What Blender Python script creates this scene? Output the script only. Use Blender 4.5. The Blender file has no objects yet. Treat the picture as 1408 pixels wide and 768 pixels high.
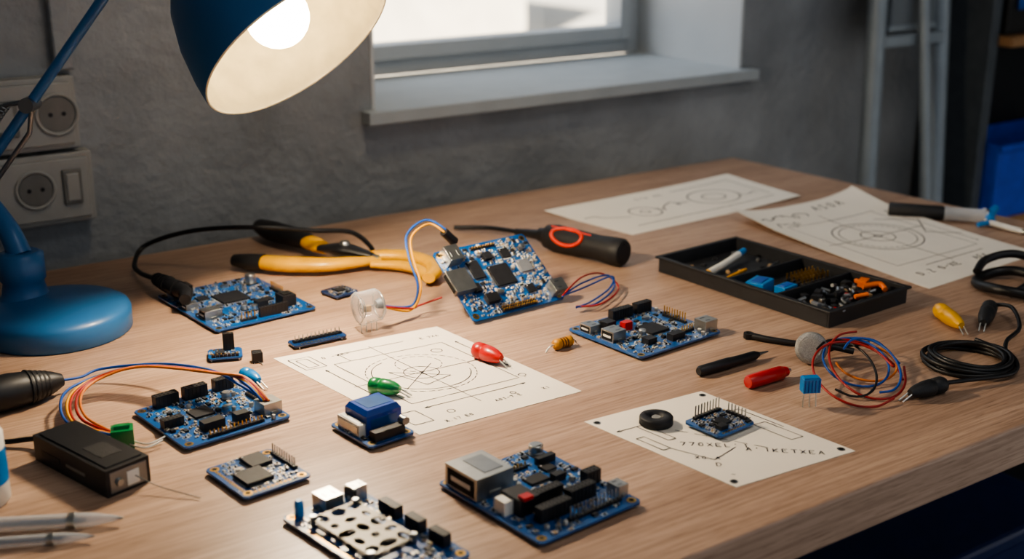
import bpy, math, random
from mathutils import Vector, Matrix
TZ = 0.75   # table top height
# ------------------------------------------------------------------ materials
def lin(h):
    h = h.lstrip('#'); o = []
    for i in (0, 2, 4):
        c = int(h[i:i+2], 16)/255
        o.append(c/12.92 if c <= .04045 else ((c+.055)/1.055)**2.4)
    return o
MATS = {}
def mat(name, col, rough=.5, metal=0., noise=.12, ns=40., bump=0., trans=0., emit=0., coat=0., bscale=None, spec=None, bdist=.002):
    if name in MATS: return MATS[name]
    m = bpy.data.materials.new(name); m.use_nodes = True
    nt = m.node_tree; N = nt.nodes; L = nt.links
    b = N['Principled BSDF']; c = lin(col) if isinstance(col, str) else col
    tc = N.new('ShaderNodeTexCoord'); nz = N.new('ShaderNodeTexNoise')
    nz.inputs['Scale'].default_value = ns; nz.inputs['Detail'].default_value = 6
    L.new(tc.outputs['Object'], nz.inputs['Vector'])
    cr = N.new('ShaderNodeValToRGB')
    cr.color_ramp.elements[0].position = .3; cr.color_ramp.elements[1].position = .7
    cr.color_ramp.elements[0].color = [x*(1-noise) for x in c]+[1]
    cr.color_ramp.elements[1].color = [min(1, x*(1+noise)) for x in c]+[1]
    L.new(nz.outputs['Fac'], cr.inputs['Fac']); L.new(cr.outputs['Color'], b.inputs['Base Color'])
    b.inputs['Roughness'].default_value = rough; b.inputs['Metallic'].default_value = metal
    b.inputs['Transmission Weight'].default_value = trans
    b.inputs['Coat Weight'].default_value = coat
    if spec is not None: b.inputs['Specular IOR Level'].default_value = spec
    if emit:
        b.inputs['Emission Color'].default_value = c+[1]; b.inputs['Emission Strength'].default_value = emit
    if bump:
        n2 = N.new('ShaderNodeTexNoise'); n2.inputs['Scale'].default_value = bscale or ns*4; n2.inputs['Detail'].default_value = 8
        L.new(tc.outputs['Object'], n2.inputs['Vector'])
        bp = N.new('ShaderNodeBump'); bp.inputs['Strength'].default_value = bump; bp.inputs['Distance'].default_value = bdist
        L.new(n2.outputs['Fac'], bp.inputs['Height']); L.new(bp.outputs['Normal'], b.inputs['Normal'])
    MATS[name] = m; return m

def wood_mat():
    m = bpy.data.materials.new('oak_veneer'); m.use_nodes = True
    nt = m.node_tree; N = nt.nodes; L = nt.links; b = N['Principled BSDF']
    tc = N.new('ShaderNodeTexCoord')
    def noise(scale, sc, det=5, dist=0.):
        mp = N.new('ShaderNodeMapping'); mp.inputs['Scale'].default_value = sc
        L.new(tc.outputs['Object'], mp.inputs['Vector'])
        n = N.new('ShaderNodeTexNoise'); n.inputs['Scale'].default_value = scale
        n.inputs['Detail'].default_value = det; n.inputs['Distortion'].default_value = dist
        L.new(mp.outputs['Vector'], n.inputs['Vector']); return n
    def ramp(n, a, ca, bb, cb):
        r = N.new('ShaderNodeValToRGB'); e = r.color_ramp.elements
        e[0].position = a; e[1].position = bb; e[0].color = ca; e[1].color = cb
        L.new(n.outputs['Fac'], r.inputs['Fac']); return r
    big = ramp(noise(1.0, (1.2, 16, 16), 6, .6), .3, lin('a1836e')+[1], .72, lin('c0a28b')+[1])
    fine = ramp(noise(1.0, (9, 260, 260), 6), .38, (.70, .66, .63, 1), .6, (1, 1, 1, 1))
    pore = ramp(noise(1.0, (30, 700, 700), 2), .34, (.58, .52, .47, 1), .44, (1, 1, 1, 1))
    x1 = N.new('ShaderNodeMix'); x1.data_type = 'RGBA'; x1.blend_type = 'MULTIPLY'; x1.inputs[0].default_value = .85
    L.new(big.outputs[0], x1.inputs[6]); L.new(fine.outputs[0], x1.inputs[7])
    x2 = N.new('ShaderNodeMix'); x2.data_type = 'RGBA'; x2.blend_type = 'MULTIPLY'; x2.inputs[0].default_value = .7
    L.new(x1.outputs[2], x2.inputs[6]); L.new(pore.outputs[0], x2.inputs[7])
    L.new(x2.outputs[2], b.inputs['Base Color'])
    b.inputs['Roughness'].default_value = .40
    bp = N.new('ShaderNodeBump'); bp.inputs['Strength'].default_value = .12; bp.inputs['Distance'].default_value = .001
    L.new(fine.outputs[0], bp.inputs['Height']); L.new(bp.outputs['Normal'], b.inputs['Normal'])
    return m

def clear_mat(name='clear_plastic', base=.03, rim=.75):
    m = bpy.data.materials.new(name); m.use_nodes = True; nt = m.node_tree; N = nt.nodes; b = N['Principled BSDF']
    b.inputs['Base Color'].default_value = (.72, .74, .76, 1); b.inputs['Roughness'].default_value = .1
    t = N.new('ShaderNodeBsdfTransparent'); t.inputs['Color'].default_value = (.96, .97, .98, 1)
    lw = N.new('ShaderNodeLayerWeight'); lw.inputs['Blend'].default_value = .5
    pw = N.new('ShaderNodeMath'); pw.operation = 'POWER'; pw.inputs[1].default_value = 3.
    nz = N.new('ShaderNodeTexNoise'); nz.inputs['Scale'].default_value = 90
    ad = N.new('ShaderNodeMath'); ad.operation = 'MULTIPLY_ADD'; ad.inputs[1].default_value = .16; ad.inputs[2].default_value = base
    nt.links.new(lw.outputs['Facing'], pw.inputs[0])
    nt.links.new(nz.outputs['Fac'], ad.inputs[0]); a2 = N.new('ShaderNodeMath'); a2.operation = 'MULTIPLY_ADD'; a2.use_clamp = True; a2.inputs[1].default_value = rim
    nt.links.new(pw.outputs[0], a2.inputs[0]); nt.links.new(ad.outputs[0], a2.inputs[2])
    mx = N.new('ShaderNodeMixShader'); nt.links.new(a2.outputs[0], mx.inputs[0]); nt.links.new(t.outputs[0], mx.inputs[1]); nt.links.new(b.outputs[0], mx.inputs[2])
    nt.links.new(mx.outputs[0], N['Material Output'].inputs[0]); return m

PCB = mat('pcb_blue', '0c4a86', .32, 0, .18, 60, coat=.4)
PCB2 = mat('pcb_dark_blue', '0a2f5c', .35, 0, .2, 60, coat=.4)
TRACE = mat('pcb_trace', '1b68aa', .35, 0, .1)
SILK = mat('silkscreen_white', 'cfd4d6', .6)
GOLD = mat('gold_pad', 'c9a050', .3, 1.)
SILV = mat('tinned_metal', 'b4b4b0', .34, 1., .08, 80)
SOLD = mat('solder', 'd5d5d0', .35, .9)
STEEL = mat('brushed_steel', '8d9092', .35, 1., .1)
BLK = mat('black_plastic', '17171a', .45, 0, .2, 80)
BLKM = mat('black_matte', '0d0d0e', .6)
CHIP = mat('chip_epoxy', '222327', .55, 0, .15, 120, spec=.3)
CHIPG = mat('chip_grey', '6d7075', .45)
TAN = mat('ceramic_tan', 'a88a62', .5)
DARK = mat('slot_dark', '040404', .8)
REDP = mat('red_plastic', 'b01818', .38, coat=.2)
GRNP = mat('green_plastic', '14703c', .35, coat=.3)
YELP = mat('yellow_plastic', 'd39c14', .4, coat=.15)
BLUP = mat('blue_plastic', '1677b8', .35, coat=.3)
DBLU = mat('deep_blue_plastic', '123f96', .3, coat=.4)
WHTP = mat('white_plastic', 'd9d6cd', .4)
ORGP = mat('orange_plastic', 'd8691c', .4)
ORRED = mat('orange_red_rubber', 'd8391c', .45)
RUB = mat('black_rubber', '1b1b1d', .58, 0, .2, 120, bump=.2)
TRAYM = mat('tray_plastic', '222326', .5, 0, .15, 60)
WBLU = mat('wire_blue', '174a98', .45); WRED = mat('wire_red', '93201c', .45)
WYEL = mat('wire_yellow', 'cf9312', .45); WORG = mat('wire_orange', 'c4702c', .45)
WBLK = mat('wire_black', '101012', .45)
PAP = mat('paper_white', 'e2d9ca', .85, 0, .03, 12)
INK = mat('ink_line', '2a2a30', .8)
LAMPB = mat('lamp_blue_enamel', '2a6294', .42, 0, .06, 20, coat=.1)
LAMPI = mat('lamp_inner_cream', 'd8ccae', .6)
GLASS = clear_mat()
PENB = clear_mat('pen_barrel_plastic', .35, .6)
GREYM = mat('grey_metal_grain', '9a9a98', .45, .7, .3, 900, bump=.4)

# ------------------------------------------------------------------ mesh builder
class MB:
    def __init__(s, name): s.name = name; s.v = []; s.f = []; s.mi = []; s.sm = []; s.mats = []; s.M = Matrix.Identity(4)
    def idx(s, m):
        if m not in s.mats: s.mats.append(m)
        return s.mats.index(m)
    def add(s, vs, fs, m, smooth=False):
        o = len(s.v); i = s.idx(m); s.v += [s.M @ Vector(p) for p in vs]
        for f in fs: s.f.append([o+k for k in f]); s.mi.append(i); s.sm.append(smooth)
    def box(s, x, y, z0, sx, sy, sz, m, rz=0., taper=1.):
        c, n = math.cos(rz), math.sin(rz); vs = []
        for z, k in ((z0, 1.), (z0+sz, taper)):
            for a, b in ((-1, -1), (1, -1), (1, 1), (-1, 1)):
                px, py = a*sx/2*k, b*sy/2*k; vs.append((x+px*c-py*n, y+px*n+py*c, z))
        s.add(vs, [(3, 2, 1, 0), (4, 5, 6, 7), (0, 1, 5, 4), (1, 2, 6, 5), (2, 3, 7, 6), (3, 0, 4, 7)], m)
    def prism(s, pts, z0, z1, m):
        n = len(pts); vs = [(p[0], p[1], z0) for p in pts]+[(p[0], p[1], z1) for p in pts]
        s.add(vs, [tuple(range(n-1, -1, -1)), tuple(range(n, 2*n))]+[(i, (i+1) % n, n+(i+1) % n, n+i) for i in range(n)], m)
    def cone(s, p0, p1, r0, r1, m, n=16):
        s.lathe(p0, Vector(p1)-Vector(p0), [(0, r0), (1, r1)], m, n)
    def lathe(s, p0, axis, prof, m, n=24, caps=True, smooth=True, flat=None):
        """prof: list of (fraction along axis, radius)"""
        p0 = Vector(p0); axis = Vector(axis); d = axis.normalized()
        a = d.orthogonal().normalized() if abs(d.z) < .9 else Vector((1, 0, 0)); a = (a-d*a.dot(d)).normalized(); b = d.cross(a)
        vs = []; fs = []
        for t, r in prof:
            for i in range(n):
                w = 2*math.pi*i/n; vs.append(p0+axis*t+(a*math.cos(w)+b*math.sin(w))*r)
        for j in range(len(prof)-1):
            for i in range(n):
                k = (i+1) % n; fs.append((j*n+i, j*n+k, (j+1)*n+k, (j+1)*n+i))
        s.add(vs, fs, m, smooth)
        if caps:
            for j in (0, len(prof)-1):
                if prof[j][1] > 1e-6:
                    s.add(vs[j*n:(j+1)*n], [tuple(range(n)) if j else tuple(range(n-1, -1, -1))], m)
    def tube(s, pts, r, m, n=8, res=8, smoothpath=True, flat=1., closed=False):
        pts = [Vector(p) for p in pts]; R = r if isinstance(r, (list, tuple)) else [r]*len(pts)
        P = []; Q = []
        if smoothpath and len(pts) > 2:
            K = len(pts)
            for i in range(K-1 if not closed else K):
                g = (lambda j: pts[j % K]) if closed else (lambda j: pts[max(0, min(K-1, j))])
                p0, p1, p2, p3 = g(i-1), g(i), g(i+1), g(i+2)
                r1, r2 = R[i], R[(i+1) % K]
                for k in range(res):
                    t = k/res
                    P.append(.5*((2*p1)+(-p0+p2)*t+(2*p0-5*p1+4*p2-p3)*t*t+(-p0+3*p1-3*p2+p3)*t**3)); Q.append(r1+(r2-r1)*t)
            if not closed: P.append(pts[-1]); Q.append(R[-1])
        else: P, Q = pts, list(R)
        K = len(P); vs = []; a = None
        for i in range(K):
            if closed: d = (P[(i+1) % K]-P[i-1]).normalized()
            else: d = (P[min(K-1, i+1)]-P[max(0, i-1)]).normalized()
            if a is None: a = d.cross(Vector((0, 0, 1))); a = a if a.length > .1 else d.orthogonal()
            a = (a-d*a.dot(d)).normalized(); b = d.cross(a)
            for j in range(n):
                w = 2*math.pi*j/n; o = (a*math.cos(w)+b*math.sin(w))*Q[i]; o.z *= flat; vs.append(P[i]+o)
        fs = [(i*n+j, i*n+(j+1) % n, (i+1)*n+(j+1) % n, (i+1)*n+j) for i in range(K-1) for j in range(n)]
        if closed: fs += [((K-1)*n+j, (K-1)*n+(j+1) % n, (j+1) % n, j) for j in range(n)]
        s.add(vs, fs, m, True)
        if not closed:
            s.add(vs[:n], [tuple(range(n-1, -1, -1))], m); s.add(vs[-n:], [tuple(range(n))], m)
    def finish(s, matrix=None, bevel=0., segs=1, solid=0.):
        if matrix is None:
            xs = [p.x for p in s.v]; ys = [p.y for p in s.v]; zs = [p.z for p in s.v]
            o = Vector(((min(xs)+max(xs))/2, (min(ys)+max(ys))/2, min(zs)))
            s.v = [p-o for p in s.v]; matrix = Matrix.Translation(o+Vector((0, 0, TZ)))
        me = bpy.data.meshes.new(s.name); me.from_pydata([tuple(p) for p in s.v], [], s.f)
        for m in s.mats: me.materials.append(m)
        me.polygons.foreach_set('material_index', s.mi); me.polygons.foreach_set('use_smooth', s.sm); me.update()
        ob = bpy.data.objects.new(s.name, me); bpy.context.scene.collection.objects.link(ob); ob.matrix_world = matrix
        if solid:
            q = ob.modifiers.new('thick', 'SOLIDIFY'); q.thickness = solid
        if bevel:
            q = ob.modifiers.new('bevel', 'BEVEL'); q.width = bevel; q.segments = segs; q.limit_method = 'ANGLE'; q.angle_limit = math.radians(50)
        return ob
def loc(x, y, yaw=0, z=0): return Matrix.Translation((x, y, TZ+z)) @ Matrix.Rotation(math.radians(yaw), 4, 'Z')
def T(x, y, z=0, yaw=0): return Matrix.Translation((x, y, z)) @ Matrix.Rotation(math.radians(yaw), 4, 'Z')

# ------------------------------------------------------------------ room frame
ANG = 34.5
CX, CY = .4226, 2.3214          # back right corner of the table top
MW = Matrix.Translation((CX, CY, TZ)) @ Matrix.Rotation(math.radians(ANG), 4, 'Z')

WALL = mat('plaster_grey', '8e9092', .92, 0, .2, 7, bump=.9, bscale=45, bdist=.006)
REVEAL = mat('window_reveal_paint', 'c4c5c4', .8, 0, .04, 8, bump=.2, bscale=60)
SILLM = mat('window_sill_stone', 'a4a9ab', .5, 0, .05, 20)
FRAMEM = mat('window_frame_paint', 'b2b5b6', .45, 0, .04, 10)
WOOD = wood_mat()

# table
t = MB('workbench')
t.prism([(-2.1, -1.05), (.079, -1.05), (0, 0), (-2.1, 0)], -.045, 0, WOOD)
for a, o in ((-2.0, -.12), (-2.0, -.93), (-.12, -.12), (-.08, -.93)):
    t.box(a, o, -.75, .05, .05, .705, BLKM)
t.box(-1.05, -.12, -.12, 1.9, .03, .075, BLKM); t.box(-1.05, -.93, -.12, 1.9, .03, .075, BLKM)
t.finish(MW, bevel=.003, segs=3)

# walls, floor, ceiling
w = MB('wall_back'); A0, A1 = -2.4, 1.9; WL, WR, WB, WT = -.715, .115, .125, 1.25; Y0, Y1 = .11, .47
w.box((A0+WL)/2, (Y0+Y1)/2, -.75, WL-A0, Y1-Y0, 2.6, WALL)
w.box((A1+WR)/2, (Y0+Y1)/2, -.75, A1-WR, Y1-Y0, 2.6, WALL)
w.box((WL+WR)/2, (Y0+Y1)/2, -.75, WR-WL, Y1-Y0, WB+.75, WALL)
w.box((WL+WR)/2, (Y0+Y1)/2, WT, WR-WL, Y1-Y0, 1.85-WT, WALL)
w.finish(MW)
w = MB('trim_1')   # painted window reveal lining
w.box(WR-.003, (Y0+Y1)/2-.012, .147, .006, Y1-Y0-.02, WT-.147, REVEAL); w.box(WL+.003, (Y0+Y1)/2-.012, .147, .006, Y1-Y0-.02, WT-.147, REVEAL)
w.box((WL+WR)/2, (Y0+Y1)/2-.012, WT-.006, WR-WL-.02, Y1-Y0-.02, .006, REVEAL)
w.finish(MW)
w = MB('window_sill'); w.prism([(WL, .42), (WL, .112), (WL-.02, .108), (WL-.02, .08), (WR+.025, .08), (WR+.025, .108), (WR, .112), (WR, .42)], .1255, .147, SILLM); w.finish(MW, bevel=.002, segs=2)
w = MB('window_1')
def frame(w, a0, a1, z0, z1, y, dy, b, m):
    w.box(a0+b/2, y, z0, b, dy, z1-z0, m); w.box(a1-b/2, y, z0, b, dy, z1-z0, m)
    w.box((a0+a1)/2, y, z0, a1-a0-2*b, dy, b, m); w.box((a0+a1)/2, y, z1-b, a1-a0-2*b, dy, b, m)
frame(w, WL+.007, WR-.007, .1475, WT-.007, .44, .04, .031, FRAMEM)
frame(w, WL+.037, WR-.037, .178, WT-.037, .435, .055, .028, FRAMEM)
win = w.finish(MW, bevel=.002, segs=2)
gm = bpy.data.materials.new('window_glass'); gm.use_nodes = True; nt = gm.node_tree; nt.nodes.remove(nt.nodes['Principled BSDF'])
tr = nt.nodes.new('ShaderNodeBsdfTransparent'); gl = nt.nodes.new('ShaderNodeBsdfGlossy'); gl.inputs['Roughness'].default_value = .02
mx = nt.nodes.new('ShaderNodeMixShader'); mx.inputs[0].default_value = .06
nt.links.new(tr.outputs[0], mx.inputs[1]); nt.links.new(gl.outputs[0], mx.inputs[2]); nt.links.new(mx.outputs[0], nt.nodes['Material Output'].inputs[0])
g = MB('glass_pane'); g.box((WL+WR)/2, .44, .2, WR-WL-.12, .004, WT-.26, gm); go = g.finish(MW); go.parent = win; go.matrix_parent_inverse = win.matrix_world.inverted()
FLOOR = mat('dark_vinyl_floor', '1c2128', .6, 0, .2, 3)
w = MB('floor'); w.box(-.25, -1.6, -.8, 4.4, 3.7, .05, FLOOR); w.finish(MW)
CEIL = mat('ceiling_paint', 'b8b8b6', .9, 0, .04, 4)
w = MB('ceiling'); w.box(-.25, -1.5, 1.85, 4.4, 3.9, .05, CEIL); w.finish(MW)
w = MB('wall_left'); w.box(-2.45, -1.5, -.75, .1, 3.9, 2.6, WALL); w.finish(MW)
w = MB('wall_right'); w.box(1.95, -1.5, -.75, .1, 3.9, 2.6, WALL); w.finish(MW)

# outside
SNOW = mat('outside_ground_pale', 'e9e2d4', .9, 0, .16, .8)
FAC = mat('outside_facade_pale', 'ece4d4', .9, 0, .1, 1.5); BRK = mat('outside_facade_pink', 'd9a28c', .9, 0, .1, 3)
w = MB('outdoor_ground'); w.box(0, 41, -3.2, 120, 80, .1, SNOW); w.finish(MW)
w = MB('outdoor_building')
w.box(12.15, 14.3, -3.1, .8, .4, 5, BRK); w.box(6, 24, -3.1, 18, 4, 6, FAC)
w.finish(MW)

# wall sockets
PL = mat('socket_plastic', '9b9994', .5, 0, .05, 30); PLD = mat('socket_inner', '6e6c68', .5)
w = MB('wall_socket_panel')
w.box(-1.28, .095, .04, .2, .028, .1, PL); w.box(-1.285, .095, .146, .185, .028, .1, PL)
w.box(-1.28, .078, .047, .185, .006, .086, PL); w.box(-1.285, .078, .153, .17, .006, .086, PL)
for a, z, rr in ((-1.222, .196, .030), (-1.262, .094, .028)):
    w.lathe((a, .075, z), (0, -.004, 0), [(0, rr), (1, rr), (1, rr*.85), (.1, rr*.82)], PL, 28, False)
    w.lathe((a, .0742, z), (0, -.001, 0), [(0, rr*.8), (1, rr*.8)], PLD, 28)
    for q in (-.009, .009): w.lathe((a+q, .0735, z), (0, -.001, 0), [(0, .003), (1, .003)], CHIP, 10)
w.box(-1.293, .073, .17, .038, .006, .05, PLD); w.box(-1.293, .071, .178, .026, .006, .034, PL)
w.box(-1.212, .073, .068, .026, .006, .05, PLD); w.box(-1.212, .071, .073, .018, .006, .04, PL)
w.finish(MW, bevel=.003, segs=2)
w = MB('cable_duct'); w.box(-1.2, .098, .253, .026, .02, 1.2, WALL); w.finish(MW, bevel=.002)

# easel
EM = mat('easel_grey_metal', '8a939a', .45, .2, .08, 20); EB = mat('easel_board_grey', '6c7277', .6, 0, .06, 9)
w = MB('flipchart_easel')
w.tube([(.345, -.06, -.75), (.405, .04, .9)], .02, EM, 12, smoothpath=False)
w.tube([(.60, -.06, -.75), (.565, .04, .9)], .022, EM, 12, smoothpath=False)
w.tube([(.49, -.16, -.75), (.49, .05, .85)], .012, EM, 12, smoothpath=False)
w.box(.487, .0, .22, .14, .012, .68, EB); w.box(.485, -.008, .18, .2, .03, .024, EM); w.box(.485, .0, .21, .15, .02, .012, EM)
w.finish(MW, bevel=.002)

# shelf
SHW = mat('shelf_wood', 'a07850', .55, 0, .15, 15); SHD = mat('shelf_dark_back', '12151a', .7); SHM = mat('shelf_upright_metal', '4a5056', .5, .2)
BINB = mat('storage_bin_blue', '1848bc', .45); NAVY = mat('storage_crate_navy', '12285a', .5)
w = MB('shelving_unit')
w.box(.695, .02, -.75, .03, .16, 2.1, SHM); w.box(1.6, .02, -.75, .025, .16, 2.1, SHM); w.box(1.15, .096, -.75, .88, .008, 2.1, SHD)
for z in (.165, -.24, -.6, .62): w.box(1.15, .0, z, .87, .18, .022, SHW)
w.finish(MW, bevel=.002)
w = MB('storage_boxes')
w.box(.79, .0, .188, .13, .13, .16, BLKM); w.box(.86+.08, .0, .188, .12, .14, .2, BLK); w.box(1.1, .0, .188, .16, .13, .13, DBLU); w.box(.765, -.07, .24, .03, .006, .05, WBLU)
w.finish(MW, bevel=.004, segs=2)
w = MB('storage_bin')
for (x, y, sx, sy) in ((.9, -.085, .36, .006), (.9, .075, .36, .006), (.722, -.005, .006, .16), (1.078, -.005, .006, .16)):
    w.box(x, y, -.217, sx, sy, .17, BINB)
w.box(.9, -.005, -.2175, .36, .16, .006, BINB); w.box(.9, -.092, -.062, .37, .012, .016, BINB); w.finish(MW, bevel=.003)
w = MB('storage_crate'); w.box(-.2, -.5, -.75, .5, .4, .28, NAVY, taper=1.06); w.box(-.2, -.5, -.47, .56, .46, .03, NAVY); w.finish(MW, bevel=.008, segs=2)

# ------------------------------------------------------------------ desk lamp
sc = Vector((-.224, 1.31, .337)); n = Vector((.585, -.385, -.714)).normalized()
L = MB('desk_lamp')
L.lathe((-.532, 1.362, 0), (0, 0, .04), [(0, .082), (.05, .0845), (.58, .0845), (.7, .0825), (.8, .076), (.88, .055), (.96, .03), (1, .001)], LAMPB, 64)
L.lathe((-.575, 1.385, .03), (0, 0, .06), [(0, .032), (.15, .026), (.4, .023), (.45, .026), (.95, .026), (1, .02)], LAMPB, 32)
L.tube([(-.575, 1.385, .085), (-.588, 1.395, .11), (-.615, 1.42, .135), (-.643, 1.445, .155)], [.014, .013, .011, .01], LAMPB, 14)
el = Vector((-.643, 1.455, .16)); end = Vector((-.335, 1.42, .53)); ad = (end-el).normalized()
side = ad.cross(Vector((0, 1, 0))).normalized()
L.tube([el, end], .0062, LAMPB, 14, smoothpath=False)
L.tube([el+side*.022-ad*.01, el+side*.022+ad*.10, el+ad*.125], .0032, STEEL, 8, smoothpath=False)
L.tube([el-side*.018-ad*.01, el-side*.018+ad*.09, el+ad*.125], .0032, STEEL, 8, smoothpath=False)
L.lathe(el+Vector((0, -.018, 0)), (0, .036, 0), [(0, .014), (1, .014)], STEEL, 20)
L.lathe(el+ad*.12+Vector((0, -.014, 0)), (0, .028, 0), [(0, .009), (1, .009)], STEEL, 20)
sp = [el+side*.022+ad*(.0+.1*i/120)+(Vector((0, 1, 0))*math.cos(i*1.05)+side*math.sin(i*1.05))*.006 for i in range(121)]
L.tube(sp, .001, STEEL, 5, smoothpath=False)
L.tube([end-ad*.03, end+ad*.0, sc-n*.205], .0075, LAMPB, 12, smoothpath=False)
L.lathe(end+Vector((0, -.016, 0)), (0, .032, 0), [(0, .013), (1, .013)], LAMPB, 20)
# shade (double walled)
prof = [(0, .112), (.02, .1125), (.12, .111), (.3, .105), (.48, .093), (.62, .076), (.72, .055), (.78, .036), (.8, .030), (1.0, .029), (1.02, .024), (1.02, .001)]
H = .20
L.lathe(sc, -n*H, prof, LAMPB, 72, caps=False)
L.lathe(sc, -n*H, [(0, .112), (-.008, .111), (0, .1095), (.12, .1082), (.3, .102), (.48, .090), (.62, .073), (.72, .052), (.76, .03), (.76, .001)], LAMPI, 72, caps=False)
lamp = L.finish()
def glow(name, a, bcol, st):
    m = bpy.data.materials.new(name); m.use_nodes = True; nt = m.node_tree; b = nt.nodes['Principled BSDF']
    nzz = nt.nodes.new('ShaderNodeTexNoise'); nzz.inputs['Scale'].default_value = 5
    crr = nt.nodes.new('ShaderNodeValToRGB'); crr.color_ramp.elements[0].color = a; crr.color_ramp.elements[1].color = bcol
    nt.links.new(nzz.outputs['Fac'], crr.inputs['Fac']); nt.links.new(crr.outputs['Color'], b.inputs['Emission Color'])
    b.inputs['Emission Strength'].default_value = st; return m
bm_ = glow('bulb_glow', (1, .78, .44, 1), (1, .82, .50, 1), 19)
B = MB('light_bulb'); pr = []
for i in range(15):
    w_ = math.pi*i/14; pr.append((math.cos(w_)*.034, max(.0005, math.sin(w_)*.034)))
B.lathe(sc-n*.04, n, pr, bm_, 32, caps=False)
bo = B.finish(); bo.parent = lamp; bo.matrix_parent_inverse = lamp.matrix_world.inverted()
B = MB('bulb_socket'); B.lathe(sc-n*.072, -n*.07, [(0, .018), (1, .018)], WHTP, 20); bo = B.finish(); bo.parent = lamp; bo.matrix_parent_inverse = lamp.matrix_world.inverted()

# ------------------------------------------------------------------ circuit boards
class Board(MB):
    def __init__(s, name, w, d, seed, sc=1.5, col=PCB, holes=True, thick=.0022, zb=.003):
        super().__init__(name); s.w, s.d, s.sc, s.zb = w, d, sc, zb; s.r = random.Random(seed); s.occ = []
        z1 = zb+thick; s.zt = z1; c = .003; W, D = w/2, d/2
        s.prism([(-W+c, -D), (W-c, -D), (W, -D+c), (W, D-c), (W-c, D), (-W+c, D), (-W, D-c), (-W, -D+c)], zb, z1, col)
        if holes:
            for a in (-1, 1):
                for b in (-1, 1):
                    x, y = a*(W-.0065), b*(D-.0065)
                    s.lathe((x, y, z1), (0, 0, .0003), [(0, .0042), (1, .0042)], GOLD, 20)
                    s.lathe((x, y, z1), (0, 0, .0004), [(0, .0024), (1, .0024)], DARK, 16)
                    s.lathe((x, y, 0), (0, 0, zb), [(0, .002), (1, .002)], SOLD, 10); s.occ.append((x, y, .011, .011))
        else:
            for a in (-1, 1):
                for b in (-1, 1): s.lathe((a*W*.8, b*D*.8, 0), (0, 0, zb), [(0, .001), (1, .0012)], SOLD, 8)
    def P(s, fx, fy): return (-s.w/2+fx*s.w, s.d/2-fy*s.d)
    def mark(s, x, y, sx, sy): s.occ.append((x, y, sx, sy))
    def free(s, x, y, sx, sy):
        if abs(x)+sx/2 > s.w/2-.001 or abs(y)+sy/2 > s.d/2-.001: return False
        return all(abs(x-o[0]) > (sx+o[2])/2 or abs(y-o[1]) > (sy+o[3])/2 for o in s.occ)
    def traces(s, n):
        r = s.r; z = s.zt+.00012
        for _ in range(n):
            x = r.uniform(-.45, .45)*s.w; y = r.uniform(-.45, .45)*s.d; a = r.choice((0, 90, 180, 270)); k = r.randint(1, 4); wd = r.choice((.0005, .0007, .001))
            pts = [(x, y)]
            for _ in range(3):
                l = r.uniform(.004, .022); x2 = x+l*math.cos(math.radians(a)); y2 = y+l*math.sin(math.radians(a))
                if abs(x2) > s.w/2-.003 or abs(y2) > s.d/2-.003: break
                pts.append((x2, y2)); x, y = x2, y2; a += r.choice((-45, 45))
            for q in range(k):
                o = q*.0018
                for (p, p2) in zip(pts, pts[1:]):
                    dx, dy = p2[0]-p[0], p2[1]-p[1]; l = math.hypot(dx, dy); ang = math.atan2(dy, dx)
                    cx, cy = (p[0]+p2[0])/2+o, (p[1]+p2[1])/2+o
                    if abs(cx)+l/2 < s.w/2 and abs(cy)+l/2 < s.d/2:
                        s.box(cx, cy, s.zt, l, wd, .00012, TRACE, ang)
        for _ in range(n*2):
            x = r.uniform(-.48, .48)*s.w; y = r.uniform(-.48, .48)*s.d
            s.box(x, y, s.zt, .0011, .0011, .0002, r.choice((GOLD, SOLD)))
    def silk(s, x, y, sx, sy):
        z = s.zt; w = .0004
        for (a, b, c, d) in ((x, y+sy/2, sx, w), (x, y-sy/2, sx, w), (x-sx/2, y, w, sy), (x+sx/2, y, w, sy)):
            s.box(a, b, z, c, d, .00018, SILK)
    def chip(s, fx, fy, a, b=None, rot=0, m=CHIP, h=.0022, pins='4'):
        b = b or a; x, y = s.P(fx, fy); q = max(a, b); s.mark(x, y, q*(1.25 if rot else 1.12), q*(1.25 if rot else 1.12) if rot else b*1.12); z = s.zt
        M0 = s.M; s.M = M0 @ T(x, y, 0, rot); s.box(0, 0, z+.0003, a, b, h, m)
        st = .0017
        k = int(a*.88/st)
        for i in range(k):
            o = (i-(k-1)/2)*st
            for sg in (-1, 1): s.box(o, sg*(b/2+.0008), z, .0008, .0022, .0007, SOLD)
        if pins == '4':
            k = int(b*.88/st)
            for i in range(k):
                o = (i-(k-1)/2)*st
                for sg in (-1, 1): s.box(sg*(a/2+.0008), o, z, .0022, .0008, .0007, SOLD)
        s.lathe((-a/2+.002, b/2-.002, z+.0003+h), (0, 0, .0001), [(0, .0007), (1, .0007)], SILK, 10)
        s.M = M0
    def hdrf(s, fx, fy, n, rows=1, rot=0, h=.0125, p=.0042):
        x, y = s.P(fx, fy); a, b = n*p, rows*p+.0006; z = s.zt
        s.mark(x, y, *((a, b) if rot == 0 else (b, a))); M0 = s.M; s.M = M0 @ T(x, y, 0, rot)
        s.box(0, 0, z, a-.0004, b, h, BLK)
        for i in range(n):
            for j in range(rows): s.box((i-(n-1)/2)*p, (j-(rows-1)/2)*p, z+h, p*.42, p*.42, .0002, DARK)
            if i: s.box((i-n/2)*p, 0, z+.0004, .0005, b+.0006, h-.0008, BLKM)
        s.M = M0
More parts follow.
